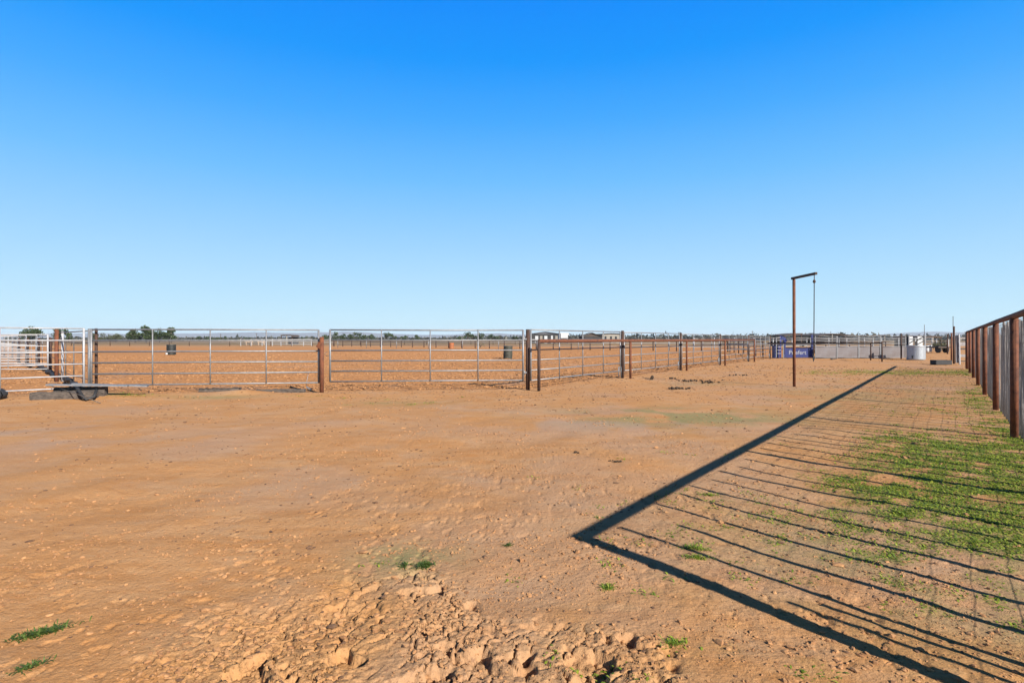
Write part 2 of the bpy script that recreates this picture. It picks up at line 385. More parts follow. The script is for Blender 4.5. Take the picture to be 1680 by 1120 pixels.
def scatter(n, fx, cl=14, spread=.035):
    """clumps of leaves, thrown where fx says they grow"""
    t = rng.uniform(-1,34,n*3)**1.; s = rng.uniform(-.5,6,n*3)
    k = rng.random(len(t)) < np.clip(1.4/(1+t/6),0,1); t = t[k]; s = s[k]
    X = FC[0]+FD[0]*t-FD[1]*s; Y = FC[1]+FD[1]*t+FD[0]*s
    X = np.concatenate([X, rng.uniform(-11.5,9,n//2)]); Y = np.concatenate([Y, rng.uniform(8.5,20,n//2)])
    k = rng.random(len(X)) < fx(X,Y); X = X[k]; Y = Y[k]
    X = np.repeat(X,cl)+rng.normal(0,spread,len(X)*cl)*np.repeat(1+Y/10,cl); Y = np.repeat(Y,cl)+rng.normal(0,spread,len(Y)*cl)*np.repeat(1+Y/10,cl)
    return np.stack([X,Y],1)
pt = scatter(34000, grassd, 18, .032)
tag(blades('low_weeds', pt, rng.uniform(.014,.040,len(pt))*(1+pt[:,1]/25), rng.uniform(.006,.012,len(pt))*(1+pt[:,1]/12), 'grass', (.03,.75)), 'bright green low weeds spreading beside the mesh fence', 'weeds', kind='stuff')
pt = scatter(12000, lambda a,b: .10*grassd(a,b)**.5+.4*grassd(a,b)+.8*gauss(a,b,3.4,11.2,1.5,1.2)*ss(fbm(a*3,b*3,3,170),.42,.6)+.3*gauss(a,b,18.5,26,4,1.8), 7)
tag(blades('dry_weeds', pt, rng.uniform(.012,.035,len(pt)), rng.uniform(.003,.006,len(pt))*(1+pt[:,1]/12), 'grass_dry', (.03,.8)), 'yellowing dry weeds mixed among the green ones', 'weeds', kind='stuff')
n = 9000
r_ = 2.5+rng.random(n)**1.3*22; th = rng.uniform(-.8,.8,n); xy = np.stack([r_*np.sin(th), r_*np.cos(th)],1)
xy = xy[rng.random(n) < .08+.8*ss(fbm(xy[:,0]*.9,xy[:,1]*.9,3,320),.5,.7)]
tag(blades('dry_straw', xy, rng.uniform(.015,.06,len(xy)), rng.uniform(.0015,.004,len(xy))*(1+xy[:,1]/8), 'straw', (-.02,.12)), 'short bits of dry straw littering the dirt', 'straw', kind='stuff')

n = 17000
r_ = 2.6+rng.random(n)**1.25*34; th = rng.uniform(-.8,.8,n); xy = np.stack([r_*np.sin(th), r_*np.cos(th)],1)
ar = arena(xy[:,0],xy[:,1])
pk = rng.random(n) < (.10+.55*ss(fbm(xy[:,0]*.7,xy[:,1]*.7,3,350),.48,.66)+.5*(xy[:,1]>14))
xy = xy[pk]; sz = rng.uniform(.003,.010,len(xy))*(1+xy[:,1]/11)*np.where(rng.random(len(xy))<.05,1.8,1)
tag(lumps('dark_soil_bits', xy, sz, 'manure_bits', .45, .2), 'dark crumbs of dried manure and soil strewn over the yard', 'soil', kind='stuff')
def weed(px, py, rx, ry, n, rot, label, mat='weed_dark', ln=.05):
    c = P(px, py); z = Gp(c.x, c.y)
    m = rng.normal(0,1,(n,2))*.45; 
    X = m[:,0]*rx; Y = m[:,1]*ry; cs, sn = math.cos(rot), math.sin(rot)
    pts = np.stack([X*cs-Y*sn+c.x, X*sn+Y*cs+c.y],1)
    o = blades('weed', pts, rng.uniform(.5,1.2,n)*ln, rng.uniform(.004,.009,n), mat, (.05,1.0))
    me = o.data; co = np.empty(len(me.vertices)*3, np.float32); me.vertices.foreach_get('co', co); co = co.reshape(-1,3)-np.array([c.x,c.y,z],np.float32)
    me.vertices.foreach_set('co', co.ravel()); o.location = (c.x,c.y,z)
    tag(o, label, 'weed')
weed(68,1024,.14,.04,420,.65,'dark green flattened weed, longer of the two at the left foreground')
weed(50,1084,.075,.022,110,.7,'small dark green weed below the longer one at the left foreground')
weed(697,927,.055,.035,260,.3,'dark green round weed beside the pale green stain')
weed(665,926,.03,.015,60,.3,'tiny dark sprig just left of the round green weed')
weed(833,894,.03,.02,60,.2,'tiny sprig on bare dirt left of the shadow corner')
weed(1138,897,.11,.04,200,-.3,'green sprawling weed just above the second thin post shadow', 'grass')
weed(1143,913,.11,.035,170,-.1,'low light green weed between two post shadows near the shadow corner', 'grass')
weed(998,963,.045,.03,80,.2,'small upright green weed below the thick shadow band', 'grass')
weed(1108,1053,.07,.03,90,.4,'thin green weed alone on dirt near the bottom edge', 'grass')
weed(1163,806,.12,.04,150,-.2,'small green weed close to the thick rail shadow', 'grass')

# ------------------------------------------------------------ right mesh fence
def fpt(t, z=0, s=0): return Vector((FC[0]+FD[0]*t-FD[1]*s, FC[1]+FD[1]*t+FD[0]*s, z))
FH = 1.86
fence = empty('mesh_fence', fpt(0), 'long rusty pipe fence with wire mesh and grey wooden stays along the right edge', 'fence')
m = MB(); m.tube([fpt(-.06,FH), *[fpt(k*4.2, FH+random.uniform(-.006,.006)) for k in range(1,9)], fpt(34.9,FH)], .046, 12); m.build('top_rail','rust',fence)
for k, t in enumerate([0,4.3,8.68,12.85,17.2,21.4,25.4,29.6,33.8,34.9]):
    p = fpt(t); m = MB(); r = .062 if k == 0 else .052
    m.tube([(p.x,p.y,-.12),(p.x,p.y,FH+(.02 if k==0 else -.03))], r, 14); m.build('post','rust',fence)
m = MB()
for h in np.arange(.06, FH-.04, .125):
    m.tube([fpt(t, h+random.uniform(-.006,.006), -.06) for t in np.arange(0,35,1.4)], .0019, 4, False)
for t in np.arange(.05, 34.9, .11):
    m.tube([fpt(t+random.uniform(-.01,.01), .03, -.06), fpt(t+random.uniform(-.01,.01), FH-.05, -.06)], .0017, 3, False)
m.build('wire_mesh','wire',fence)
t = .42; cnt = 0
while t < 34.6 and cnt < 92:
    if min(abs(t-q) for q in [4.3,8.68,12.85,17.2,21.4,25.4,29.6,33.8]) > .12:
        top = FH-random.choice([.02,.03,.05,.08,.12,.25]); ln = random.uniform(-.02,.02); m = MB()
        pts = [fpt(t+ln*h/1.8+random.uniform(-.006,.006), h, -.075-random.uniform(0,.02)) for h in (-.05,.5,1.0,1.4,top)]
        r0 = random.uniform(.020,.030)
        m.tube(pts, [r0*1.1,r0,r0,r0*.95,r0*.9], 6); m.build('wooden_stay','wood',fence); cnt += 1
    t += random.uniform(.34,.46)
for t, h in ((.17,.98),(.30,.88)):
    m = MB(); m.tube([fpt(t,-.05,-.08),fpt(t+.01,h,-.08)], .017, 8); m.build('wooden_stay','wood',fence)

# ------------------------------------------------------------ panels and gates
def panel(name, A, B, z0, z1, nr, mats, label, cat, group, r=.021, ups=(0,.26,.51,.76,1), endr=.026, mat_end=None, zoff=0, gaps=None):
    A = Vector(A); B = Vector(B); A.z = B.z = 0
    e = empty(name, (A.x,A.y,zoff), label, cat, group)
    gaps = gaps or [i/(nr-1) for i in range(nr)]
    for f in gaps:
        z = z0+(z1-z0)*f+zoff; m = MB()
        sag = random.uniform(-.006,.006); mid = (A+B)/2
        m.tube([(A.x,A.y,z),(mid.x,mid.y,z+sag),(B.x,B.y,z)], r, 8); m.build('rail',mats,e)
    d = (B-A).normalized(); nrm = Vector((-d.y,d.x,0))*(r*1.2)
    for u in ups:
        p = A.lerp(B,u); end = u in (0,1); m = MB()
        q = p if end else p-nrm
        m.tube([(q.x,q.y,(z0-.01)+zoff),(q.x,q.y,z1+.01+zoff)], endr if end else r*.85, 8); m.build('upright',mat_end or mats,e)
    return e
def post(A, h, r, mat, label, group, name='fence_post', cat='post', sink=.15, capped=False):
    A = Vector(A); z = Gp(A.x,A.y); m = MB(); m.tube([(A.x,A.y,z-sink),(A.x,A.y,h)], r, 14)
    if capped: m.tube([(A.x,A.y,h),(A.x,A.y,h+.012)], r*1.12, 14)
    return tag(m.build(name, mat, None, (A.x,A.y,z)), label, cat, group)
g2a = Vector((-5.25,16.42,0)); g2b = Vector((.33,17.02,0)); g1a = Vector((-11.28,15.25,0)); g1b = Vector((-5.50,16.18,0))
e = panel('pipe_gate', g2a, g2b, .27, 1.765, 6, 'galv', 'wide galvanised six rail gate nearest the photo centre, between two rusty posts', 'gate', 'wide pipe gates', endr=.03)
for z in (.5,1.5):
    m = MB(); m.box((.39,17.03,z),(.1,.03,.05)); m.tube([(.37,17.03,z-.06),(.37,17.03,z+.06)],.022,8); m.build('hinge','galv',e)
m = MB(); m.tube([(-5.25,16.40,1.05),(-5.3,16.3,1.0),(-5.36,16.25,1.08),(-5.3,16.33,1.14)],.008,6); m.build('latch_chain','wire',e)
e = panel('pipe_gate', g1a, g1b, .26, 1.755, 6, 'galv', 'wide galvanised six rail gate left of the middle rusty post', 'gate', 'wide pipe gates', endr=.03)
m = MB(); m.tube([(-5.50,16.16,1.5),(-5.42,16.05,1.45),(-5.34,16.12,1.42),(-5.42,16.2,1.38)],.009,6); m.build('latch_chain','wire',e)
post((.475,17.07,0), 1.79, .062, 'rust_dark', 'thick dark rusty post where gate and side fence meet', 'rusty gate posts')
po = post((-5.385,16.1,0), 1.56, .058, 'rust', 'rusty pipe post standing between the two wide gates', 'rusty gate posts')
m = MB(); m.tube([(-5.47,16.1,1.42),(-5.47,16.1,1.2)],.03,8); m.box((-5.44,16.07,1.32),(.12,.05,.16),ry=.6); m.build('hinge_bracket','rust',po)
post((-11.40,15.35,0), 1.78, .04, 'galv', 'pale grey post at left end of the left wide gate', 'gate posts at the left')
post((-11.27,15.42,0), 1.79, .036, 'rust_dark', 'dark grey steel post touching the pale gate post', 'gate posts at the left')
# panel leading off the left edge
panel('corral_panel_fence', (-11.5,15.28,0), (-12.72,14.12,0), .2, 1.78, 6, 'white', 'white pipe panel at the left edge leaning towards the camera', 'panel', 'white panels near the left edge', r=.018, ups=(0,1))
panel('corral_panel_fence', (-12.78,14.05,0), (-15.9,11.0,0), .2, 1.78, 6, 'white', 'white pipe panel cut off by the left picture edge', 'panel', 'white panels near the left edge', r=.018)

# side fence of the arena: posts and galvanised panels
st = Vector((.475,17.07,0)); stp = Vector((3.88,5.35,0)); NP = 5
ordw = ['first','second','third','fourth','fifth','sixth','seventh','eighth']
for k in range(NP):
    A = st+stp*k; B = st+stp*(k+1); d = stp.normalized()
    panel('corral_panel_fence', A+d*.16, B-d*.2, .25, 1.78-.02*k, 6, 'galv', f'galvanised panel, {ordw[k]} from the gate along the arena side fence', 'panel', 'side fence panels', r=.02, endr=.026)
    post(B, 1.83-.02*k, .056, 'rust_dark', f'dark rusty post at far end of the {ordw[k]} side fence panel', 'side fence posts')
    q = B-d*.14; m = MB(); m.tube([(q.x,q.y,0),(q.x,q.y,.42)],.02,8); m.tube([(q.x-.12,q.y-.17,.04),(q.x-.12,q.y-.17,.42)],.02,8); m.box((q.x-.06,q.y-.085,.40),(.02,.25,.03),rz=-.63)
    tag(m.build('panel_foot','galv',None,(q.x,q.y,0)), f'short galvanised foot frame below the {ordw[k]} side fence post', 'panel foot', 'panel feet')
# low rusty rail fence in front of it
e = empty('pipe_rail_fence', (.79,16.7,0), 'long low rusty pipe rail on posts before the arena side fence', 'rail fence')
hp = [(.79,16.7),(4.58,22.0),(8.40,27.35),(12.1,32.3),(16.15,37.9)]
m = MB(); m.tube([(a,b_,1.44) for a,b_ in hp], .052, 12); m.build('rail','rust',e)
for a,b_ in hp:
    m = MB(); z = Gp(a,b_); m.tube([(a,b_,z-.1),(a,b_,1.40 if a > 1 else 1.47)], .047, 12); m.build('post','rust' if a>1 else 'rust_dark',e)

# ------------------------------------------------------------ pole with arm and rope
e = empty('hoist_pole', (9.03,18.2,0), 'tall rusty pipe pole with a short arm holding a hanging rope', 'pole')
m = MB(); z = Gp(9.03,18.2); m.tube([(9.03,18.2,z-.2),(9.02,18.2,3.40)], .045, 16); m.build('pole','rust',e)
m = MB(); m.box((8.995,17.55,3.44),(.07,1.46,.07)); m.build('arm','rust_dark',e)
m = MB(); m.tube([(8.99,16.92,3.40),(8.99,16.92,3.28)],.012,6); m.lathe((8.99,16.92,3.2),[(0,-.04),(.03,-.03),(.045,0),(.03,.05),(0,.08)],10); m.build('swivel','rust_dark',e)
rp = empty('hanging_rope', (8.99,16.92,.8), 'dark rope hanging straight down from the arm of the rusty pole', 'rope')
m = MB(); m.tube([(8.99,16.92,3.2),(8.985,16.92,2.4),(8.98,16.92,1.6),(8.975,16.925,1.0)],.014,8); m.build('rope','rope',rp)
m = MB(); m.tube([(8.975,16.925,1.02),(8.965,16.93,.92),(8.975,16.93,.84),(8.99,16.93,.9),(8.98,16.925,1.0)],.016,8); m.build('rope_loop','black',rp)

# ------------------------------------------------------------ steer pen and chute at the far right
def rails(e, A, B, zs, r, mat):
    for z in zs:
        m = MB(); m.tube([(A[0],A[1],z),(B[0],B[1],z)], r, 6); m.build('rail',mat,e)
CY = 45.0
def cx(px, Z=CY): return (px-840)/F*Z
e = empty('roping_chute', (cx(1302),CY,0), 'blue steel roping chute with white lettering on its side', 'chute')
x0, x1 = cx(1286), cx(1331)
m = MB(); m.box(((x0+x1)/2, CY, .42),(x1-x0,.05,.76)); bd = m.build('side_panel','blue',e)
m = MB(); m.box(((x0+x1)/2, CY-.03, .83),(x1-x0,.07,.06)); m.build('top_edge','rust_dark',e)
cu = bpy.data.curves.new('text','FONT'); cu.body = 'Priefert'; cu.size = .62; cu.extrude = .008; cu.offset = .0
to = bpy.data.objects.new('text',cu); COL.objects.link(to)
me = bpy.data.meshes.new_from_object(to.evaluated_get(bpy.context.evaluated_depsgraph_get())); bpy.data.objects.remove(to)
xsz = [v.co.x for v in me.vertices]; wv = max(xsz)-min(xsz); sc = 1.36/wv
lo = bpy.data.objects.new('lettering', me); COL.objects.link(lo); me.materials.clear(); me.materials.append(M['letter'])
lo.parent = bd; lo.location = Vector((cx(1293.5),CY-.037,.29))-world_of(bd); lo.rotation_euler = (R(90),0,0); lo.scale = (sc,sc*1.0,1)
for px in (1272.5,1279.5): 
    m = MB(); m.box((cx(px),CY-.1,.9 if px>1275 else .85),(.10 if px>1275 else .05,.08,1.75 if px>1275 else 1.6)); m.build('upright','blue' if px>1275 else 'galv',e)
for z in (.36,.62,.88,1.14,1.4,1.62):
    m = MB(); m.tube([(cx(1272.5),CY-.13,z),(cx(1279.5),CY-.13,z)],.022,6); m.build('rung','white',e)
m = MB(); m.box((cx(1276),CY+.35,.5),(.36,.5,1.0)); m.build('squeeze_box','blue',e)
m = MB(); m.box((cx(1284),CY,1.55),(.32,.3,.26),ry=.3); m.tube([(cx(1279),CY-.1,1.72),(cx(1290),CY-.1,1.36)],.05,8); m.box((cx(1287.5),CY,1.3),(.16,.12,.3),ry=.5); m.build('release_head','blue',e)
m = MB(); m.box((cx(1287),CY-.06,.95),(.09,.09,1.2)); m.box((cx(1331.5),CY-.06,.93),(.13,.1,1.8)); m.build('corner_post','blue',e)
m = MB(); m.box((cx(1284.5),CY-.09,.55),(.05,.06,1.1)); m.build('guide_bar','galv',e)
rails(e,(cx(1289),CY+.03),(cx(1330),CY+.03),(1.02,1.2,1.4,1.6),.024,'galv')
m = MB(); m.box((cx(1309),CY+.5,.98),(cx(1330)-cx(1289),.04,.16)); m.build('inner_board','wall_beige',e)
m = MB(); 
for a in range(14):
    t0 = a/13*math.pi*1.8; 
m.tube([(cx(1334.2)+.12*math.cos(a*.45),CY-.14,.28+.2*math.sin(a*.45)) for a in range(15)],.02,6); m.build('wheel_guard','galv',e)
# sheeted panels
edges = [1337,1373,1408.5,1444,1486]
CZ = 44.6
for k in range(4):
    a, b_ = cx(edges[k],CZ)+.03, cx(edges[k+1],CZ)-.03
    e = empty('sheeted_fence', (a,CZ,0), f'grey sheet metal panel with rails above, {ordw[k]} to the right of the blue chute', 'panel', 'sheeted pen panels')
    m = MB(); m.box(((a+b_)/2,CZ,.47),(b_-a-.06,.012,.84)); m.build('sheet','sheet',e)
    for z in (.04,.9,1.1,1.3,1.52,1.72):
        m = MB(); m.tube([(a,CZ-.012,z),(b_,CZ-.012,z)],.022,6); m.build('rail','galv',e)
    for q in (a,b_):
        m = MB(); m.box((q,CZ-.02,.88),(.04,.05,1.74)); m.build('upright','galv',e)
post((cx(1478.5,43.6),43.6,0), 1.93, .055, 'rust_dark', 'dark rusty post in front of the last sheeted panel', 'posts by the far pens')
post((cx(1489,42.8),42.8,0), 1.75, .07, 'wall_dark', 'square dark post left of the round zinc tank', 'posts by the far pens')
# low hitching rail
e = empty('hitching_rail', (cx(1259,42.5),42.5,0), 'long thin rusty hitching rail before the blue chute and sheeted panels', 'hitching rail')
zz_ = 1.5-7*42/F
pts = [(cx(1259,43.2),43.2,zz_+.0),(cx(1428.5,40.6),40.6,zz_),(cx(1447,37.9),37.9,1.5-6.2*37.9/F)]
m = MB(); m.tube(pts,.045,8); m.build('rail','rust_dark',e)
for p in pts[1:]:
    m = MB(); m.tube([(p[0],p[1],-.1),p],.045,8); m.build('post','rust_dark',e)
# second rail behind
e = empty('hitching_rail', (cx(1336,60),60,0), 'farther rusty rail seen above the sheeted panels', 'hitching rail')
m = MB(); m.tube([(cx(1336,60),60,1.22),(cx(1453,60),60,1.22)],.06,8); m.build('rail','rust_dark',e)
for px in (1337,1355,1377,1394,1430,1453):
    m = MB(); m.tube([(cx(px,60),60,-.1),(cx(px,60),60,1.2)],.05,8); m.build('post','rust_dark',e)
# zinc tank
tx = cx(1502.5,41.2)
prof = [(0,.0),(.56,.0)]+[(.565+(.012 if q%2 else 0), .04+q*.06) for q in range(16)]+[(.585,1.0),(.585,1.03),(.55,1.03),(.55,.9),(0,.9)]
e = empty('water_tank', (tx,41.2,0), 'round corrugated zinc water tank by the far pens', 'tank')
m = MB(); m.lathe((tx,41.2,0),prof,36); m.build('tank_wall','tank',e)
m = MB(); m.box((tx-.5,40.85,.22),(.08,.05,.2),rz=-.7); m.build('drain_plug','black',e)
e = empty('slatted_gate', (tx,42.6,0), 'white sheeted gate with dark diagonal braces behind the zinc tank', 'gate')
w0, w1 = cx(1490.5,42.6), cx(1517,42.6)
m = MB(); m.box((w0+.16,42.6,1.38),(.30,.03,.78)); m.box((w1-.35,42.6,1.38),(.38,.03,.78)); m.build('sheet','wall_white',e)
m = MB(); m.box((w0,42.56,.9),(.07,.06,1.8)); m.box((w1,42.56,.9),(.1,.06,1.8)); m.build('frame','galv',e)
for (a,za,c,zc) in ((w0+.02,1.18,w0+.45,1.44),(w1-.66,1.36,w1-.12,1.70),(w1-.66,1.05,w1-.1,1.36)):
    m = MB(); m.tube([(a,42.54,za),(c,42.54,zc)],.03,6); m.build('brace','black',e)
for z in (1.02,1.5,1.74):
    m = MB(); m.tube([(w0,42.55,z),(w1,42.55,z)],.02,6); m.build('rail','galv',e)
m = MB(); m.box((w0+.58,42.62,1.15),(.2,.03,.34)); m.box((w1-.22,42.62,1.5),(.08,.03,.5)); m.build('dark_plate','wall_dark',e)
# black trough
p = P(1549,598); m = MB()
m.box((p.x,p.y+.25,.02),(.92,.5,.04)); m.box((p.x,p.y+.012,.14),(.92,.03,.24)); m.box((p.x,p.y+.488,.14),(.92,.03,.24)); m.box((p.x-.445,p.y+.25,.14),(.03,.44,.24)); m.box((p.x+.445,p.y+.25,.14),(.03,.44,.24))
tag(m.build('feed_trough','black',None,(p.x,p.y,0)), 'low black rectangular feed trough near the end of the mesh fence', 'trough')
# poles near the end of the fence
post((cx(1554.5,58),58,0), 2.02, .07, 'rust_dark', 'slim dark rusty post, farthest of those near the board gate', 'posts at the fence end')
po = post((cx(1565,35),35,0), 2.28, .055, 'rust_dark', 'thick dark post carrying a thin rod beside the board gate', 'posts at the fence end')
m = MB(); m.tube([(cx(1563.6,35),35,2.0),(cx(1563.6,35),35,2.86)],.016,8); m.lathe((cx(1563.6,35),35,2.86),[(0,-.02),(.035,0),(0,.03)],8); m.build('rod','rust_dark',po)
post((cx(1561,38),38,0), 1.9, .05, 'rust', 'reddish post just left of the thick dark post', 'posts at the fence end')
e = empty('board_gate', (cx(1571,33.5),33.5,0), 'weathered white and grey board gate at the far end of the mesh fence', 'gate')
m = MB(); m.box((cx(1570.3,33.6),33.6,.9),(.17,.05,1.62)); m.build('wide_board','wood',e)
m = MB(); m.box((cx(1574,33.5),33.5,.9),(.06,.06,1.78),ry=-.02); m.build('edge_board','white',e)
for z, h, mt in ((1.55,.1,'wood'),(1.2,.22,'wood'),(.92,.1,'wood_old'),(.52,.16,'wood'),(.2,.06,'wood_old')):
    m = MB(); m.box((cx(1579.5,33.5),33.52,z),(.40,.04,h)); m.build('board',mt,e)

# ------------------------------------------------------------ arena barrels
def barrel(px, py, r, h, mat, label, tilt=0, white=False, rings=True):
    p = P(px, py); e = empty('barrel', (p.x,p.y,0), label, 'barrel', 'barrels standing in the arena')
    prof = [(0,0),(r*.97,0)]
    for q in range(13):
        z = h*q/12; prof.append((r*(1.035 if q in (0,4,8,12) else 1.0), z))
    prof += [(r*.95,h),(r*.93,h-.03)]
    m = MB(); m.lathe((0,0,0),prof,24)
    M4 = Matrix.Translation((p.x,p.y,-.02)) @ Matrix.Rotation(tilt,4,'Y')
    m.v = [tuple(M4 @ Vector(v)) for v in m.v]; m.build('drum',mat,e)
    m = MB(); m.lathe((0,0,0),[(r*.93,h-.03),(r*.5,h-.035),(0,h-.035)],24); m.v = [tuple(M4 @ Vector(v)) for v in m.v]; m.build('lid','black',e)
    if white:
        m = MB(); m.lathe((p.x-.22,p.y-.34,0),[(0,0),(.10,0),(.14,.08),(.10,.16),(0,.18)],12)
        tag(m.build('salt_block','wall_white',None,(p.x-.22,p.y-.34,0)),'small white lump at the foot of the dark barrel','salt block')
barrel(281,581.5,.40,.98,'barrel_dark','dark green barrel standing alone in the left part of the arena',white=True)
barrel(740.5,571.5,.42,.92,'barrel_red','orange red barrel far off near the arena fence')
barrel(833,588,.345,.99,'barrel_olive','faded olive barrel in the arena near the thick gate post',tilt=.03)

# ------------------------------------------------------------ far arena fences
def longfence(A, B, sp, h, zs, label, rp=.06, rr=.04, mat='rust_dark', matr='rust_dark', posts_=True, name='arena_fence', rpost=None):
    A = Vector(A); B = Vector(B); L_ = (B-A).length; n = max(2,int(L_/sp)); e = empty(name, A, label, 'fence')
    for z in zs:
        m = MB(); m.tube([(A.x,A.y,z),(B.x,B.y,z)],rr,6); m.build('rail',matr,e)
    for k in range(min(n,99)+1):
        p = A.lerp(B,k/n); m = MB(); m.tube([(p.x,p.y,-.1),(p.x,p.y,h+random.uniform(-.03,.05))],rp,8); m.build('post',mat,e)
    return e
longfence((-37.5,120,0),(25.4,67,0),3.05,1.28,(1.22,),'rusty post fence along the far side of the arena',rp=.075,rr=.05)
longfence((25.6,66.8,0),(21.0,47.6,0),2.9,1.3,(.45,.85,1.25),'short dark rail fence joining the far arena fence to the blue chute',rp=.06,rr=.035,matr='galv')
longfence((-112,128,0),(-38,121,0),4.6,1.35,(.8,1.3),'far pale pipe fence across the left of the arena',rp=.07,rr=.055,matr='galv')
longfence((-40,150,0),(30,150,0),5.5,1.45,(.75,1.35),'grey pipe fence beyond the far side of the arena',rp=.06,rr=.05,matr='galv')
longfence((-30,98,0),(26,71,0),6.2,1.45,(.5,.95,1.4),'pale second rail fence close to the far rusty posts',rp=.05,rr=.032,mat='galv',matr='galv')
longfence((22,60,0),(33,52,0),2.4,1.6,(.5,1.0,1.5),'pale rail fence behind the blue chute',rp=.05,rr=.04,mat='galv',matr='galv')
longfence((24,75,0),(62,84,0),3,1.7,(.5,.9,1.3,1.65),'pale pen fence in front of the long low barn',rp=.06,rr=.045,mat='white',matr='galv')

# ------------------------------------------------------------ left pens
ends = [(-20.4,25.0),(-23.4,28.0),(-27.0,31.6),(-31.2,35.9),(-36,41),(-41.5,46.5),(-47.5,52.5)]
for k, (a,b_) in enumerate(ends):
    panel('stall_divider_fence',(a,b_,0),(a-5.6-k*.5,b_-.3,0),.18,1.70,7,'white',f'white pipe stall divider, {ordw[k]} from the camera in the left pens','panel','white stall dividers',r=.017,ups=(0,.3,.65,1),endr=.034)
    if k:
        pa = ends[k-1]; panel('stall_divider_fence',(pa[0]-.1,pa[1]+.15,0),(a+.1,b_-.15,0),.2,1.65,5,'galv',f'pale back panel behind the {ordw[k-1]} stall divider of the left pens','panel','white stall back panels',r=.014,ups=(0,.5,1))
    if k < 4: post((a+.32,b_-.25,0), 1.55, .055, 'rust_dark', f'rusty post at the end of the {ordw[k]} white stall divider', 'rusty stall posts')
post((-16.25,20.3,0), 1.84, .062, 'rust', 'tall rusty post behind the white panel at the left', 'rusty stall posts')
post((-16.0,20.25,0), 1.78, .04, 'white', 'slim white post touching the tall rusty post', 'white posts at left')
e = empty('wire_fence',(-11.4,15.5,0),'slack dark wire fence running back from the left gate post','fence')
for z in (.35,.75,1.1,1.4):
    m = MB(); m.tube([(-11.4,15.5,z),(-13.6,17.8,z-.03),(-16.1,20.2,z+.02),(-20.1,24.7,z)],.012,5); m.build('wire','wire',e)
for f in (.25,.5,.75):
    m = MB(); m.tube([(-11.4-4.7*f,15.5+4.7*f,0),(-11.4-4.7*f,15.5+4.7*f,1.45)],.018,6); m.build('stay','wire',e)
m = MB(); m.tube([(-11.4,15.5,1.73),(-16.1,20.25,1.73)],.022,6); m.build('top_rail','galv',e)
# lumpy black strips along the foot of the pens
for k in range(6):
    a, b_ = ((-13.2,17.2),(-15.0,19.2),(-17.6,21.9),(-19.5,24.0),(-22.2,26.9),(-25.6,30.2))[k]
    m = MB(); n_ = 8
    m.tube([(a+.9*(i_/n_-.5)*-1.3+random.uniform(-.05,.05), b_+.9*(i_/n_-.5)*1.3, .06+random.uniform(0,.12)) for i_ in range(n_+1)],[.05+random.uniform(0,.05) for _ in range(n_+1)],7)
    tag(m.build('black_strip','black',None,(a,b_,0)), f'lumpy black strip by the left pens, {ordw[k]} from the gate', 'rubber mat', 'black strips by the pens')
# timber, metal and tyre by the left gate
def timber(A, B, w, h, label, mat='wood_old', lift=0):
    A = Vector(A); B = Vector(B); d = B-A; rz = math.atan2(d.y,d.x); n_ = 14; vs = []; fs = []; z0 = Gp(A.x,A.y)-.03+lift
    side = Vector((-d.y,d.x,0)).normalized()
    for i_ in range(n_+1):
        p = A+d*i_/n_
        for (u,v) in ((-1,0),(-1,.45),(-.9,1),(0,1.03),(.9,1),(1,.45),(1,0)):
            q = p+side*u*w/2; vs.append((q.x+random.uniform(-.008,.008),q.y+random.uniform(-.008,.008),z0+v*h+random.uniform(-.008,.008)))
    for i_ in range(n_):
        for k in range(6): fs.append((i_*7+k,i_*7+k+1,(i_+1)*7+k+1,(i_+1)*7+k))
        fs.append((i_*7+6,i_*7,(i_+1)*7,(i_+1)*7+6))
    fs.append(tuple(range(7))[::-1]); fs.append(tuple(n_*7+k for k in range(7)))
    m = MB(); m.add(vs,fs); return tag(m.build('timber_beam',mat,None,(A.x,A.y,0)),label,'timber')
timber((-11.75,13.95,0),(-10.45,14.3,0),.30,.20,'thick dark weathered timber lying before the left gate posts')
timber((-11.6,14.45,0),(-10.5,14.72,0),.22,.24,'upper weathered timber behind the first dark one by the left gate','wood_old')
timber((-8.75,15.95,0),(-7.7,16.1,0),.22,.13,'half buried dark beam under the left part of the wide gate')
timber((-7.2,16.05,0),(-5.9,16.22,0),.20,.09,'half buried dark beam under the gate near the middle rusty post')
for k,(a,c_,w) in enumerate((((-11.6,14.2,.33),(-9.95,14.75,.26),.20),((-11.2,14.5,.30),(-9.6,15.0,.20),.14))):
    a = Vector(a); c_ = Vector(c_); d = c_-a; m = MB()
    m.box((a+c_)/2+Vector((0,0,.03+.03*k)),(d.length,w,.035),rz=math.atan2(d.y,d.x),ry=-math.asin(d.z/d.length))
    tag(m.build('metal_strip','galv',None,a),('long grey metal strip lying across the dark timber','narrow grey metal strip poking right past the dark timber')[k],'metal strip','scrap metal strips')
m = MB(); m.tube([(-10.75,14.05,.30),(-10.62,13.95,.24),(-10.45,13.85,.10),(-10.35,13.8,.03),(-10.25,13.95,.08),(-10.3,14.1,.24)],.035,8)
tag(m.build('rubber_strap','black',None,(-10.5,13.9,0)),'bent black rubber strap draped over the right end of the timber','strap')
m = MB(); tc_ = Vector((-13.0,14.0,.1)); 
for i_ in range(1): pass
ring = [(tc_.x+.34*math.cos(a*math.pi/12),tc_.y+.34*math.sin(a*math.pi/12),.12+.02*math.sin(a*math.pi/12)) for a in range(25)]
m.tube(ring,.115,10,False); tag(m.build('old_tyre','black',None,(-13.0,14.0,0)),'old black tyre lying at the left picture edge','tyre')
m = MB(); m.tube([P(165,660)+Vector((0,0,Gp(*P(165,660).xy)+.01)), P(120,657)+Vector((0,0,.2)), P(78,650)+Vector((0,0,.3))],.009,6)
tag(m.build('loose_wire','wire',None,P(165,660)),'thin loose wire stretched over the dark timber','wire')
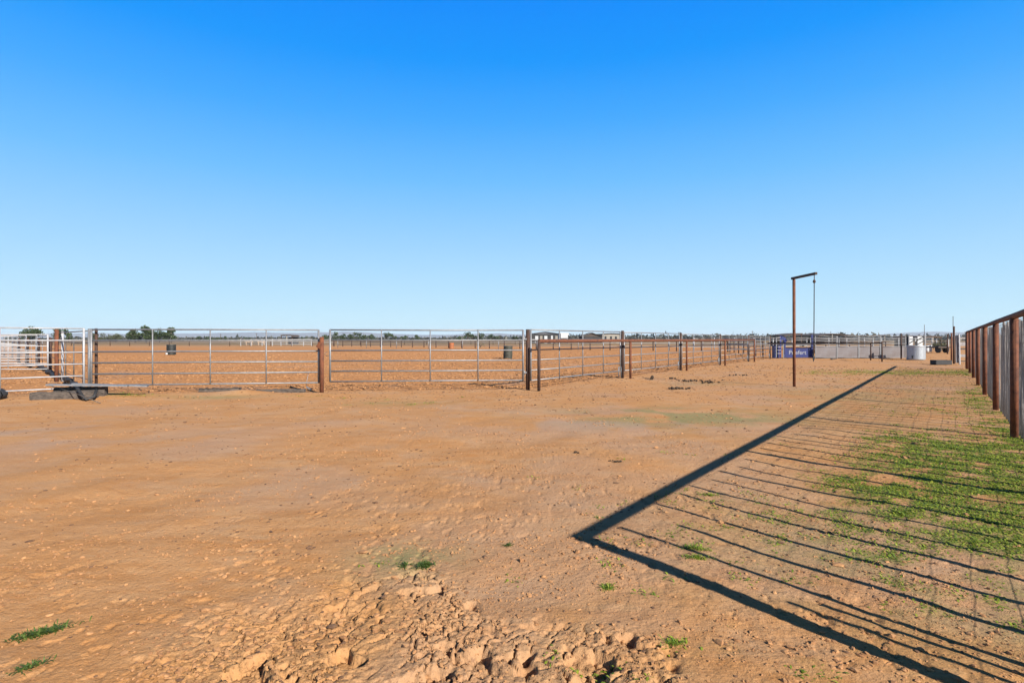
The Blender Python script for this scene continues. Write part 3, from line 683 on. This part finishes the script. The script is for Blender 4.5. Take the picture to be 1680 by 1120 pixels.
m = MB(); p = P(505,640); m.tube([(p.x,p.y,.0),(p.x-.05,p.y,.18),(p.x+.02,p.y,.5)],.008,5); m.box((p.x+.05,p.y-.05,.06),(.16,.05,.03),ry=.5)
tag(m.build('bent_rod','galv',None,(p.x,p.y,0)),'short bent white rod standing left of the middle rusty post','rod')

# ------------------------------------------------------------ manure piles
def pile(px, py, n, rx, ry, s, label):
    p = P(px,py); s *= .85; m = MB(); z = Gp(p.x,p.y)
    for i_ in range(n):
        a = random.gauss(0,.5)*rx; c_ = random.gauss(0,.5)*ry; r = s*random.uniform(.6,1.2); zz = z+r*.5+max(0,(1-math.hypot(a/rx,c_/ry)))*s*.9
        k = 7; pr = [(0,-r*.8),(r*.7,-r*.5),(r*random.uniform(.85,1.1),0),(r*.7,r*.5),(0,r*.75)]
        m.lathe((p.x+a,p.y+c_,zz),pr,k)
    m.v = [(v[0]+random.uniform(-.2,.2)*s,v[1]+random.uniform(-.2,.2)*s,v[2]+random.uniform(-.15,.15)*s) for v in m.v]
    tag(m.build('manure_pile','manure',None,(p.x,p.y,z)),label,'manure','manure piles on the dirt')
pile(942,743,7,.07,.03,.018,'small dark manure pile left of the other small one')
pile(1008,757,9,.09,.04,.018,'small brown manure pile nearer the thick rail shadow')
pile(1107,637,16,.28,.2,.05,'dark manure heap beside the greyish grass patch')
pile(1129,637,4,.12,.12,.04,'few manure lumps right of the dark heap')
pile(1138,624,22,.7,.5,.045,'wide scatter of manure near the low rusty rail fence')
pile(1162,627,14,.35,.25,.05,'dense manure clump at right end of the wide scatter')
pile(1103,620,5,.12,.1,.045,'small round manure lump left of the wide scatter')
pile(1208,616,8,.5,.3,.045,'few manure lumps between the rail fence and the pole')
p = P(1069,623); m = MB(); m.box((p.x,p.y,Gp(p.x,p.y)+.04),(.09,.07,.12),ry=.2); m.lathe((p.x+.03,p.y,Gp(p.x,p.y)+.1),[(0,-.08),(.05,-.05),(.06,.02),(.03,.06),(0,.07)],9)  # solid dark lump in place of the shadow of the pole's hook
tag(m.build('hook_shadow_lump','manure',None,(p.x,p.y,0)),'dark lump standing in for the hook shadow, before the second rail fence post','shadow lump')
p = P(1368,589.5); m = MB(); m.box((p.x,p.y,.06),(.42,.16,.08),ry=-.15); tag(m.build('wood_scrap','wood_old',None,(p.x,p.y,0)),'dark wood scrap on the dirt before the sheeted panels','scrap')

# ------------------------------------------------------------ trees
def tree(px, Z, h, w, label, cat='tree', mat='leaf', n=900, ls=None, base=.18, name='leafy_tree', lobes=9, group='trees beyond the arena'):
    X = (px-840)/F*Z; e = empty(name,(X,Z,0),label,cat,group)
    m = MB(); rr = h*.03+.05
    m.tube([(X,Z,-.2),(X+random.uniform(-.1,.1)*w*.3,Z,h*.35),(X+random.uniform(-.15,.15)*w*.4,Z,h*.7)],[rr,rr*.7,rr*.3],8)
    for k in range(6):
        a = random.uniform(0,6.28); l_ = w*random.uniform(.2,.4)
        m.tube([(X,Z,h*random.uniform(.15,.4)),(X+math.cos(a)*l_*.5,Z+math.sin(a)*l_*.5,h*.5),(X+math.cos(a)*l_,Z+math.sin(a)*l_,h*random.uniform(.55,.8))],[rr*.5,rr*.35,rr*.12],5)
    m.build('trunk','bark',e)
    # crown: leaf clumps gathered into lobes
    lc = []
    for k in range(lobes):
        a = random.uniform(0,6.28); q = random.uniform(.1,1)**.6
        zc = random.uniform(base+.15,.85); sh = math.sqrt(max(.1,1-((zc-.5)/.55)**2))
        lc.append((math.cos(a)*q*w*.36*sh, math.sin(a)*q*w*.36*sh, zc*h, random.uniform(.16,.28)*min(w,h*1.3)))
    idx = rng.integers(0,lobes,n); lc = np.array(lc)
    d = rng.normal(0,1,(n,3)); d /= np.linalg.norm(d,axis=1)[:,None]; rad = rng.random(n)**.45
    c = lc[idx,:3]+d*(lc[idx,3]*rad)[:,None]*np.array([1,1,.8]); c[:,2] = np.maximum(c[:,2],base*h*rng.uniform(.6,1.2,n))
    ls = ls or h*.055
    u = rng.normal(0,1,(n,3)); u /= np.linalg.norm(u,axis=1)[:,None]; v = np.cross(u,rng.normal(0,1,(n,3))); v /= np.linalg.norm(v,axis=1)[:,None]
    s = (ls*rng.uniform(.5,1.3,n))[:,None]
    Vv = np.stack([c-u*s,c+v*s*.6,c+u*s,c-v*s*.6],1).reshape(-1,3); Ff = np.arange(4*n).reshape(-1,4)
    o = npmesh('crown',Vv,Ff,mat); o.parent = e; o.location = (0,0,0)
tree(49,210,6.3,8.0,'round green tree behind the white stall panels, leftmost of all trees',n=1700)
tree(99,230,6.2,6.0,'sparse upright tree behind the tall rusty post',n=700)
tree(113,260,4.6,3.5,'narrow low tree right of the sparse one behind the rusty post',n=500)
tree(160,250,4.2,8.5,'left one of two joined bushy trees just right of the left gate post',mat='leaf_pale',n=1300)
tree(190,250,4.0,8.0,'right one of two joined bushy trees above the left wide gate',mat='leaf_pale',n=1300)
tree(222,230,5.8,7.5,'broad dark tree left of the tall tipped tree',n=1500)
tree(240,225,6.9,6.5,'tallest dark tree with a spiky tip above the left wide gate',n=1600)
tree(262,235,5.4,6.5,'mid height dark tree between the spiky and the round topped trees',n=1300)
tree(281,228,6.5,5.6,'round topped dark tree at right end of the big left tree group',n=1500)
far = [(325,3.0,5),(343,3.2,6),(352,2.6,5),(366,2.8,8),(402,2.6,9),(500,2.6,7),(535,5,5),(551,6,7),(563,5,5),(573,5,6),(586,6.2,8),(597,4.6,6),(609,4.5,5),(634,5.6,7),(645,4.6,7),(660,3.6,8),(684,4.4,5),(752,4.2,4),(768,6.2,6),(775,4.6,5),(787,5.2,7),(808,4.2,6),(814,3.6,5),(845,3.2,7)]
ordt = 'first second third fourth fifth sixth seventh eighth ninth tenth eleventh twelfth thirteenth fourteenth fifteenth sixteenth seventeenth eighteenth nineteenth twentieth twenty-first twenty-second twenty-third twenty-fourth'.split()
fd = ['tiny far tree','low far tree','small distant bush','thin far shrub']
for k,(px,h,w) in enumerate(far):
    tree(px,420,h*1.15,w*1.2,f'{"small" if h<4.5 else "larger"} distant tree, {ordt[k]} from the left of the horizon tree row',n=260,ls=.55,group='small trees on the horizon',name='distant_tree',lobes=6)
# scrub line
n = 52000; th = rng.uniform(-.78,.78,n); rr = rng.uniform(600,1500,n); X = rr*np.tan(th)*.9; Y = rr
hh = rng.random(n)**1.2*(2.6+4.5*fbm(X/60,Y/60,3,400))*rng.random(n)**.5*np.where(X > 60, 1.55, np.where(X < -80, .7, 1.0))
c = np.stack([X,Y,hh],1); u = rng.normal(0,1,(n,3)); v = rng.normal(0,1,(n,3)); s = rng.uniform(.5,1.7,n)[:,None]
Vv = np.stack([c-u*s,c+v*s*.7,c+u*s,c-v*s*.7],1); Vv[...,2] = np.maximum(Vv[...,2],-.1)
tag(npmesh('distant_scrub',Vv.reshape(-1,3),np.arange(4*n).reshape(-1,4),'scrub'),'dark line of scrub and far trees along the horizon','scrub',kind='stuff')
# desert hills
def hills(name, Z, seed, hmax, x0, x1, prof):
    n_ = 260; xs_ = np.linspace(x0,x1,n_); rows = 14; vs = []
    for r_i in range(rows):
        f = r_i/(rows-1); yy = Z+f*1400; env = math.sin(math.pi*min(f*1.0,1))**.8 if 0<f<1 else 0
        hts = prof(xs_)*hmax*env*(.55+.9*fbm(xs_/600+f*3,np.full(n_,f*2.3),5,seed)); vs.append(np.stack([xs_,np.full(n_,yy),hts-2],1))
    Vv = np.concatenate(vs); I_ = np.arange((rows-1)*(n_-1)); a = I_//(n_-1); b__ = I_%(n_-1)
    tag(npmesh(name,Vv,np.stack([a*n_+b__,a*n_+b__+1,(a+1)*n_+b__+1,(a+1)*n_+b__],1),'hill',True),kind='structure')
hills('hills',6000,500,70,-6400,1700,lambda q: ss(q,-6400,-4700)*(1-ss(q,0,1550))*(.72+.4*vn(q/900,q*0,3)))
hills('hills',6400,520,76,3200,8300,lambda q: ss(q,3500,5000)*(.7+.5*vn(q/600,q*0,8)))

# ------------------------------------------------------------ far buildings
def bx(px, Z): return (px-840)/F*Z
def hz(py, Z): return HC+(HOR-py)/F*Z
def building(pxa, pxb, Z, dep, hw, hr, wall, roof, label, ridge=.5, openings=(), name='barn', over=.4, cat='barn', wins=()):
    a, b_ = bx(pxa,Z), bx(pxb,Z); e = empty(name,(a,Z,0),label,cat,'far farm buildings')
    m = MB(); m.box(((a+b_)/2,Z+dep/2,hw/2),(b_-a,dep,hw)); m.build('wall',wall,e)
    rx = a+(b_-a)*ridge; t_ = .12; A_ = a-over; B_ = b_+over; y0 = Z-over; y1 = Z+dep+over
    vs = [(A_,y0,hw+.02),(rx,y0,hr),(B_,y0,hw+.02),(A_,y1,hw+.02),(rx,y1,hr),(B_,y1,hw+.02)]
    vs += [(q[0],q[1],q[2]+t_) for q in vs]
    m = MB(); m.add(vs,[(6,7,10,9),(7,8,11,10),(0,3,4,1),(1,4,5,2),(0,1,7,6),(1,2,8,7),(3,9,10,4),(4,10,11,5),(0,6,9,3),(2,5,11,8)]); 
    m.add([(a,Z+.05,hw),(b_,Z+.05,hw),(rx,Z+.05,hr-.02)],[(0,1,2)]); m.build('roof',roof,e)
    for (oa,ob,z0,z1,mt) in openings:
        m = MB(); m.box(((bx(oa,Z)+bx(ob,Z))/2,Z-.02,(z0+z1)/2),(bx(ob,Z)-bx(oa,Z),.06,z1-z0)); m.build('door',mt,e)
    for (oa,ob,z0,z1) in wins:
        m = MB(); m.box(((bx(oa,Z)+bx(ob,Z))/2,Z-.03,(z0+z1)/2),(bx(ob,Z)-bx(oa,Z),.06,z1-z0)); m.build('window','glass',e)
    return e
building(872,917,200,10,3.3,4.0,'wall_dark','roof_grey','dark stable with pale doors just right of the thick gate post',openings=((878,883,0,2.6,'wall_white'),(886,890,.8,2.6,'wall_beige'),(893,898,0,2.6,'wall_white'),(904,907,0,2.7,'wall_white'),(911,915,0,2.6,'wall_beige')))
e = empty('horse_trailer',(bx(925,190),190,0),'tall white horse trailer parked beside the dark stable','trailer')
m = MB(); m.box((bx(925,190),191.5,2.1),(3.0,5.5,2.9)); m.box((bx(925,190),188.4,2.6),(2.4,.8,1.6)); m.build('body','wall_white',e)
m = MB(); m.box((bx(932,190),188.7,2.0),(.5,.06,1.6)); m.build('window','glass',e)
for dx in (-1.1,1.1):
    m = MB(); c_ = bx(925,190)+dx; m.tube([(c_-.15,189.6,.45),(c_+.15,189.6,.45)],.45,14); m.build('wheel','black',e)
building(955,987,210,9,1.8+.6,3.75,'wall_dark','roof_brown','small brown gabled shed between trailer and beige building')
building(987.8,1018,215,12,3.4,3.6,'wall_beige','roof_brown','long beige flat building right of the brown shed',wins=((992,995,1.5,2.5),(1001,1004,1.5,2.5),(1009,1012,1.5,2.5)),cat='building',name='farm_building')
# lean-to and long open barn on the right
def shed(pxs, Z, dep, label, name='open_shed'):
    """roof as a polyline of (px, py) points carried on posts"""
    pts = [(bx(a,Z),hz(b_,Z)) for a,b_ in pxs]; e = empty(name,(pts[0][0],Z,0),label,'shed','far farm buildings')
    vs = []
    for (a,z) in pts: vs += [(a,Z,z),(a,Z+dep,z+.05),(a,Z,z-.22),(a,Z+dep,z-.17)]
    fs = []
    for k in range(len(pts)-1):
        o = k*4; q = o+4; fs += [(o,q,q+1,o+1),(o+2,o+3,q+3,q+2),(o,o+2,q+2,q),(o+1,q+1,q+3,o+3)]
    o = (len(pts)-1)*4; fs += [(0,1,3,2),(o,o+2,o+3,o+1)]
    m = MB(); m.add(vs,fs); m.build('roof','roof_brown',e)
    a, b_ = pts[0][0], pts[-1][0]; n_ = max(2,int((b_-a)/3.5))
    for k in range(n_+1):
        q = a+.2+(b_-a-.4)*k/n_; zt = np.interp(q,[p_[0] for p_ in pts],[p_[1] for p_ in pts])-.2
        m = MB(); m.box((q,Z+.15,zt/2),(.16,.16,zt)); m.build('post','wall_beige' if k%2 else 'rust_dark',e)
    m = MB(); m.box(((a+b_)/2,Z+dep-.2,(min(p_[1] for p_ in pts)-.25)/2),(b_-a-.4,.1,min(p_[1] for p_ in pts)-.25)); m.build('back_wall','wall_dark',e)
    return e
shed([(1287,550),(1303,547.6),(1317,546.4)],120,7,'small lean-to shed roof behind the blue chute')
shed([(1343,550.3),(1354,548.2),(1365,546.8),(1385,548),(1405,549.6),(1453,549.4)],150,14,'long low open barn behind the sheeted panels','open_barn')
shed([(1517,552.2),(1528,550.8),(1534,550.6),(1546,552.2)],95,8,'dark open shed beyond the zinc tank')
shed([(460,549.6),(463,548.8),(477,549.6),(480,551)],150,5,'small dark shade roof over the pale pens on the left')
e = empty('cattle_pen',(bx(395,125),125,0),'pale rail pen under the small shade roof beyond the arena','pen')
for px in (395,412,430,447,461,479,498,511):
    m = MB(); m.box((bx(px,125),125,.75),(.14,.1,1.5)); m.build('post','white',e)
for z in (.35,.8,1.45):
    m = MB(); m.tube([(bx(395,125),125,z),(bx(511,125),125,z)],.05,6); m.build('rail','white',e)
def cow(px, Z, s, mat, label, group='pale cattle in the far pen'):
    """lying / standing animal, body one continuous skinned surface"""
    X = bx(px,Z)
    vs = [(0,0,1.05),(.55,0,1.1),(.95,0,1.2),(1.25,0,1.45),(1.5,0,1.3),(-.55,0,1.08),(-.95,0,1.1),(-1.1,0,.7),
          (.55,.22,.75),(.55,.22,.38),(.57,.22,.02),(.55,-.22,.75),(.55,-.22,.38),(.57,-.22,.02),(-.7,.2,.72),(-.82,.2,.4),(-.78,.2,.02),(-.7,-.2,.72),(-.82,-.2,.4),(-.78,-.2,.02)]
    es = [(0,1),(1,2),(2,3),(3,4),(0,5),(5,6),(6,7),(1,8),(8,9),(9,10),(1,11),(11,12),(12,13),(5,14),(14,15),(15,16),(5,17),(17,18),(18,19)]
    rd = [.36,.36,.27,.16,.09,.36,.27,.03,.13,.07,.06,.13,.07,.06,.16,.08,.06,.16,.08,.06]
    me = bpy.data.meshes.new('cow'); me.from_pydata(vs,es,[]); o = bpy.data.objects.new('cow',me); COL.objects.link(o)
    sk = o.modifiers.new('skin','SKIN'); o.modifiers.new('sub','SUBSURF').levels = 1
    me.skin_vertices[0].data  # ensure layer
    for k, r in enumerate(rd): me.skin_vertices[0].data[k].radius = (r*s,r*s)
    me.skin_vertices[0].data[0].use_root = True
    for v in me.vertices: v.co *= s
    dg = bpy.context.evaluated_depsgraph_get(); m2 = bpy.data.meshes.new_from_object(o.evaluated_get(dg)); bpy.data.objects.remove(o)
    o = bpy.data.objects.new('cow',m2); COL.objects.link(o); m2.materials.clear(); m2.materials.append(M[mat]); o.location = (X,Z,0); o.rotation_euler = (0,0,random.choice([0,math.pi])+random.uniform(-.4,.4))
    tag(o,label,'cow',group)
M['hide'] = simple('pale_hide',(.50,.38,.28),(.42,.30,.2),.9,0,2)
try:
    cow(408,133,.9,'hide','pale cow standing left of the other in the far pen')
    cow(428,134,.9,'hide','pale cow standing right of the other in the far pen')
except Exception as ex: print('cow failed', ex)
# scattered things in the far yard beyond the tank
def drum(px, py, r, h, mat, label):
    p = P(px,py); m = MB(); m.lathe((p.x,p.y,0),[(0,0),(r,0),(r*1.03,h*.33),(r,h*.5),(r*1.03,h*.66),(r,h),(0,h)],14)
    tag(m.build('plastic_drum',mat,None,(p.x,p.y,0)),label,'drum','drums in the far yard')
drum(1520.5,577.5,.22,.75,'wall_white','white drum left of the other under the far dark shed')
drum(1525.5,577,.22,.8,'wall_white','white drum right of the other under the far dark shed')
e = empty('flat_trailer',(bx(1534,62),62,0),'dark flat trailer with wheels beside the white drums','trailer')
m = MB(); m.box((bx(1534,62),62,.62),(1.5,3,.14)); m.tube([(bx(1529,62),60.7,.7),(bx(1529,62),60.7,1.25),(bx(1539,62),60.7,1.25),(bx(1539,62),60.7,.7)],.04,6); m.build('bed','roof_brown',e)
for px in (1528,1540):
    m = MB(); m.tube([(bx(px,62)-.1,61,.4),(bx(px,62)+.1,61,.4)],.38,14); m.build('wheel','black',e)
longfence((bx(1518,70),70,0),(bx(1556,66),66,0),2.0,1.5,(.6,1.1,1.45),'pale rail fence across the far yard',rp=.05,rr=.04,mat='white',matr='galv')
tree(1543,75,1.7,1.9,'small dry bush by the far yard fence',mat='leaf_pale',n=300,cat='bush',name='dry_bush',group='bushes in the far yard')
tree(1538,66,1.4,1.6,'brown tangle of brush beside the flat trailer',mat='leaf_pale',n=300,cat='bush',name='dry_bush',group='bushes in the far yard')
tree(1549,70,1.3,1.5,'smaller dry bush left of the slim far post',mat='leaf_pale',n=250,cat='bush',name='dry_bush',group='bushes in the far yard')
tree(788,100,.8,2.2,'low dry bush by the far arena fence posts',mat='leaf_pale',n=250,cat='bush',name='dry_bush',group='bushes in the far yard',base=.02)
for px, Z, h, lb in ((1363,170,3.8,'thin mast rising above the long low barn'),(1516.5,110,4.3,'thin mast rising right of the zinc tank'),(421,300,4.5,'thin far utility pole above the left wide gate'),(362,300,4.2,'thin utility pole left of the other above the left gate'),(1234.5,260,5.2,'thin far mast beyond the side fence')):
    m = MB(); m.tube([(bx(px,Z),Z,0),(bx(px,Z),Z,h)],.0004*Z,6)
    if Z > 200: m.box((bx(px,Z),Z,h-.4),(1.4,.1,.1))
    tag(m.build('utility_pole','bark',None,(bx(px,Z),Z,0)),lb,'pole','thin far poles')

# ------------------------------------------------------------ haze
hm = bpy.data.materials.new('haze_air'); hm.use_nodes = True; nt = hm.node_tree; nt.nodes.clear()
vo_ = nt.nodes.new('ShaderNodeVolumePrincipled'); vo_.inputs['Color'].default_value = (.80,.90,1,1); vo_.inputs['Density'].default_value = .85e-4
mo = nt.nodes.new('ShaderNodeOutputMaterial'); nt.links.new(vo_.outputs[0],mo.inputs['Volume'])
M['haze'] = hm
m = MB(); m.box((0,5000,48.5),(29000,10200,101)); tag(m.build('haze','haze'),kind='stuff')

# ------------------------------------------------------------ world, sun, camera
W = bpy.data.worlds.new('World'); S.world = W; W.use_nodes = True; nt = W.node_tree; N = nt.nodes; L = nt.links
bg = N['Background']
sky = N.new('ShaderNodeTexSky'); sky.sky_type = 'NISHITA'; sky.sun_disc = False; sky.sun_elevation = R(SUN_EL)
sd = Vector((-SUN_AZ[0],-SUN_AZ[1],0)).normalized()
sky.sun_rotation = math.atan2(sd.x,sd.y)
tc = N.new('ShaderNodeTexCoord'); sp = N.new('ShaderNodeSeparateXYZ'); L.new(tc.outputs['Generated'],sp.inputs[0])
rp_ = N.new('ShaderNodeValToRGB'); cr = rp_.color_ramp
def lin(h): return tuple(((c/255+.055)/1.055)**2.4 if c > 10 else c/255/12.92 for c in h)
stops = [(0,(206,238,255)),(.03,(199,237,255)),(.06,(190,231,255)),(.165,(155,211,255)),(.265,(110,191,255)),(.356,(66,170,255)),(.439,(8,152,255)),(.512,(0,141,255)),(.60,(4,62,128)),(.75,(6,26,52)),(1,(5,16,30))]  # upper stops, out of view, are darkened to weaken blue fill in shadows
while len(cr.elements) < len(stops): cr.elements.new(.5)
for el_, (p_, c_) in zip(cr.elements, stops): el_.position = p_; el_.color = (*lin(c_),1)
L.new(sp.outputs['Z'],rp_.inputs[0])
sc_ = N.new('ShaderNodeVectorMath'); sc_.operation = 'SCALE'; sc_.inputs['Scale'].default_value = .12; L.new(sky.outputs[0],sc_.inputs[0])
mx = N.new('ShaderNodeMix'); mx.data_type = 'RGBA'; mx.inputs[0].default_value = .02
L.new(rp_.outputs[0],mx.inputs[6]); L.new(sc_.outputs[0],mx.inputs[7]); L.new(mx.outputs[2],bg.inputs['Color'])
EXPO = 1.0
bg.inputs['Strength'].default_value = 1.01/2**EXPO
sl = bpy.data.lights.new('sun','SUN'); sl.energy = 5.0; sl.angle = R(.5); sl.color = (1,.93,.83)
so = bpy.data.objects.new('sun',sl); COL.objects.link(so)
dv = Vector((SUN_AZ[0]*math.cos(R(SUN_EL)),SUN_AZ[1]*math.cos(R(SUN_EL)),-math.sin(R(SUN_EL))))
so.rotation_euler = dv.to_track_quat('-Z','Y').to_euler(); so.location = (0,-5,20)
cd = bpy.data.cameras.new('camera'); co = bpy.data.objects.new('camera',cd); COL.objects.link(co); S.camera = co
co.location = (0,0,HC); co.rotation_euler = (R(90),0,0); cd.lens = 20; cd.sensor_width = 36; cd.clip_start = .05; cd.clip_end = 40000
cd.shift_y = -4/1680
S.view_settings.view_transform = 'Standard'; S.view_settings.look = 'None'; S.view_settings.exposure = EXPO; S.view_settings.gamma = 1
S.render.engine = 'CYCLES'
S.render.resolution_x = 1024; S.render.resolution_y = 682
print('verts', len(g.data.vertices))
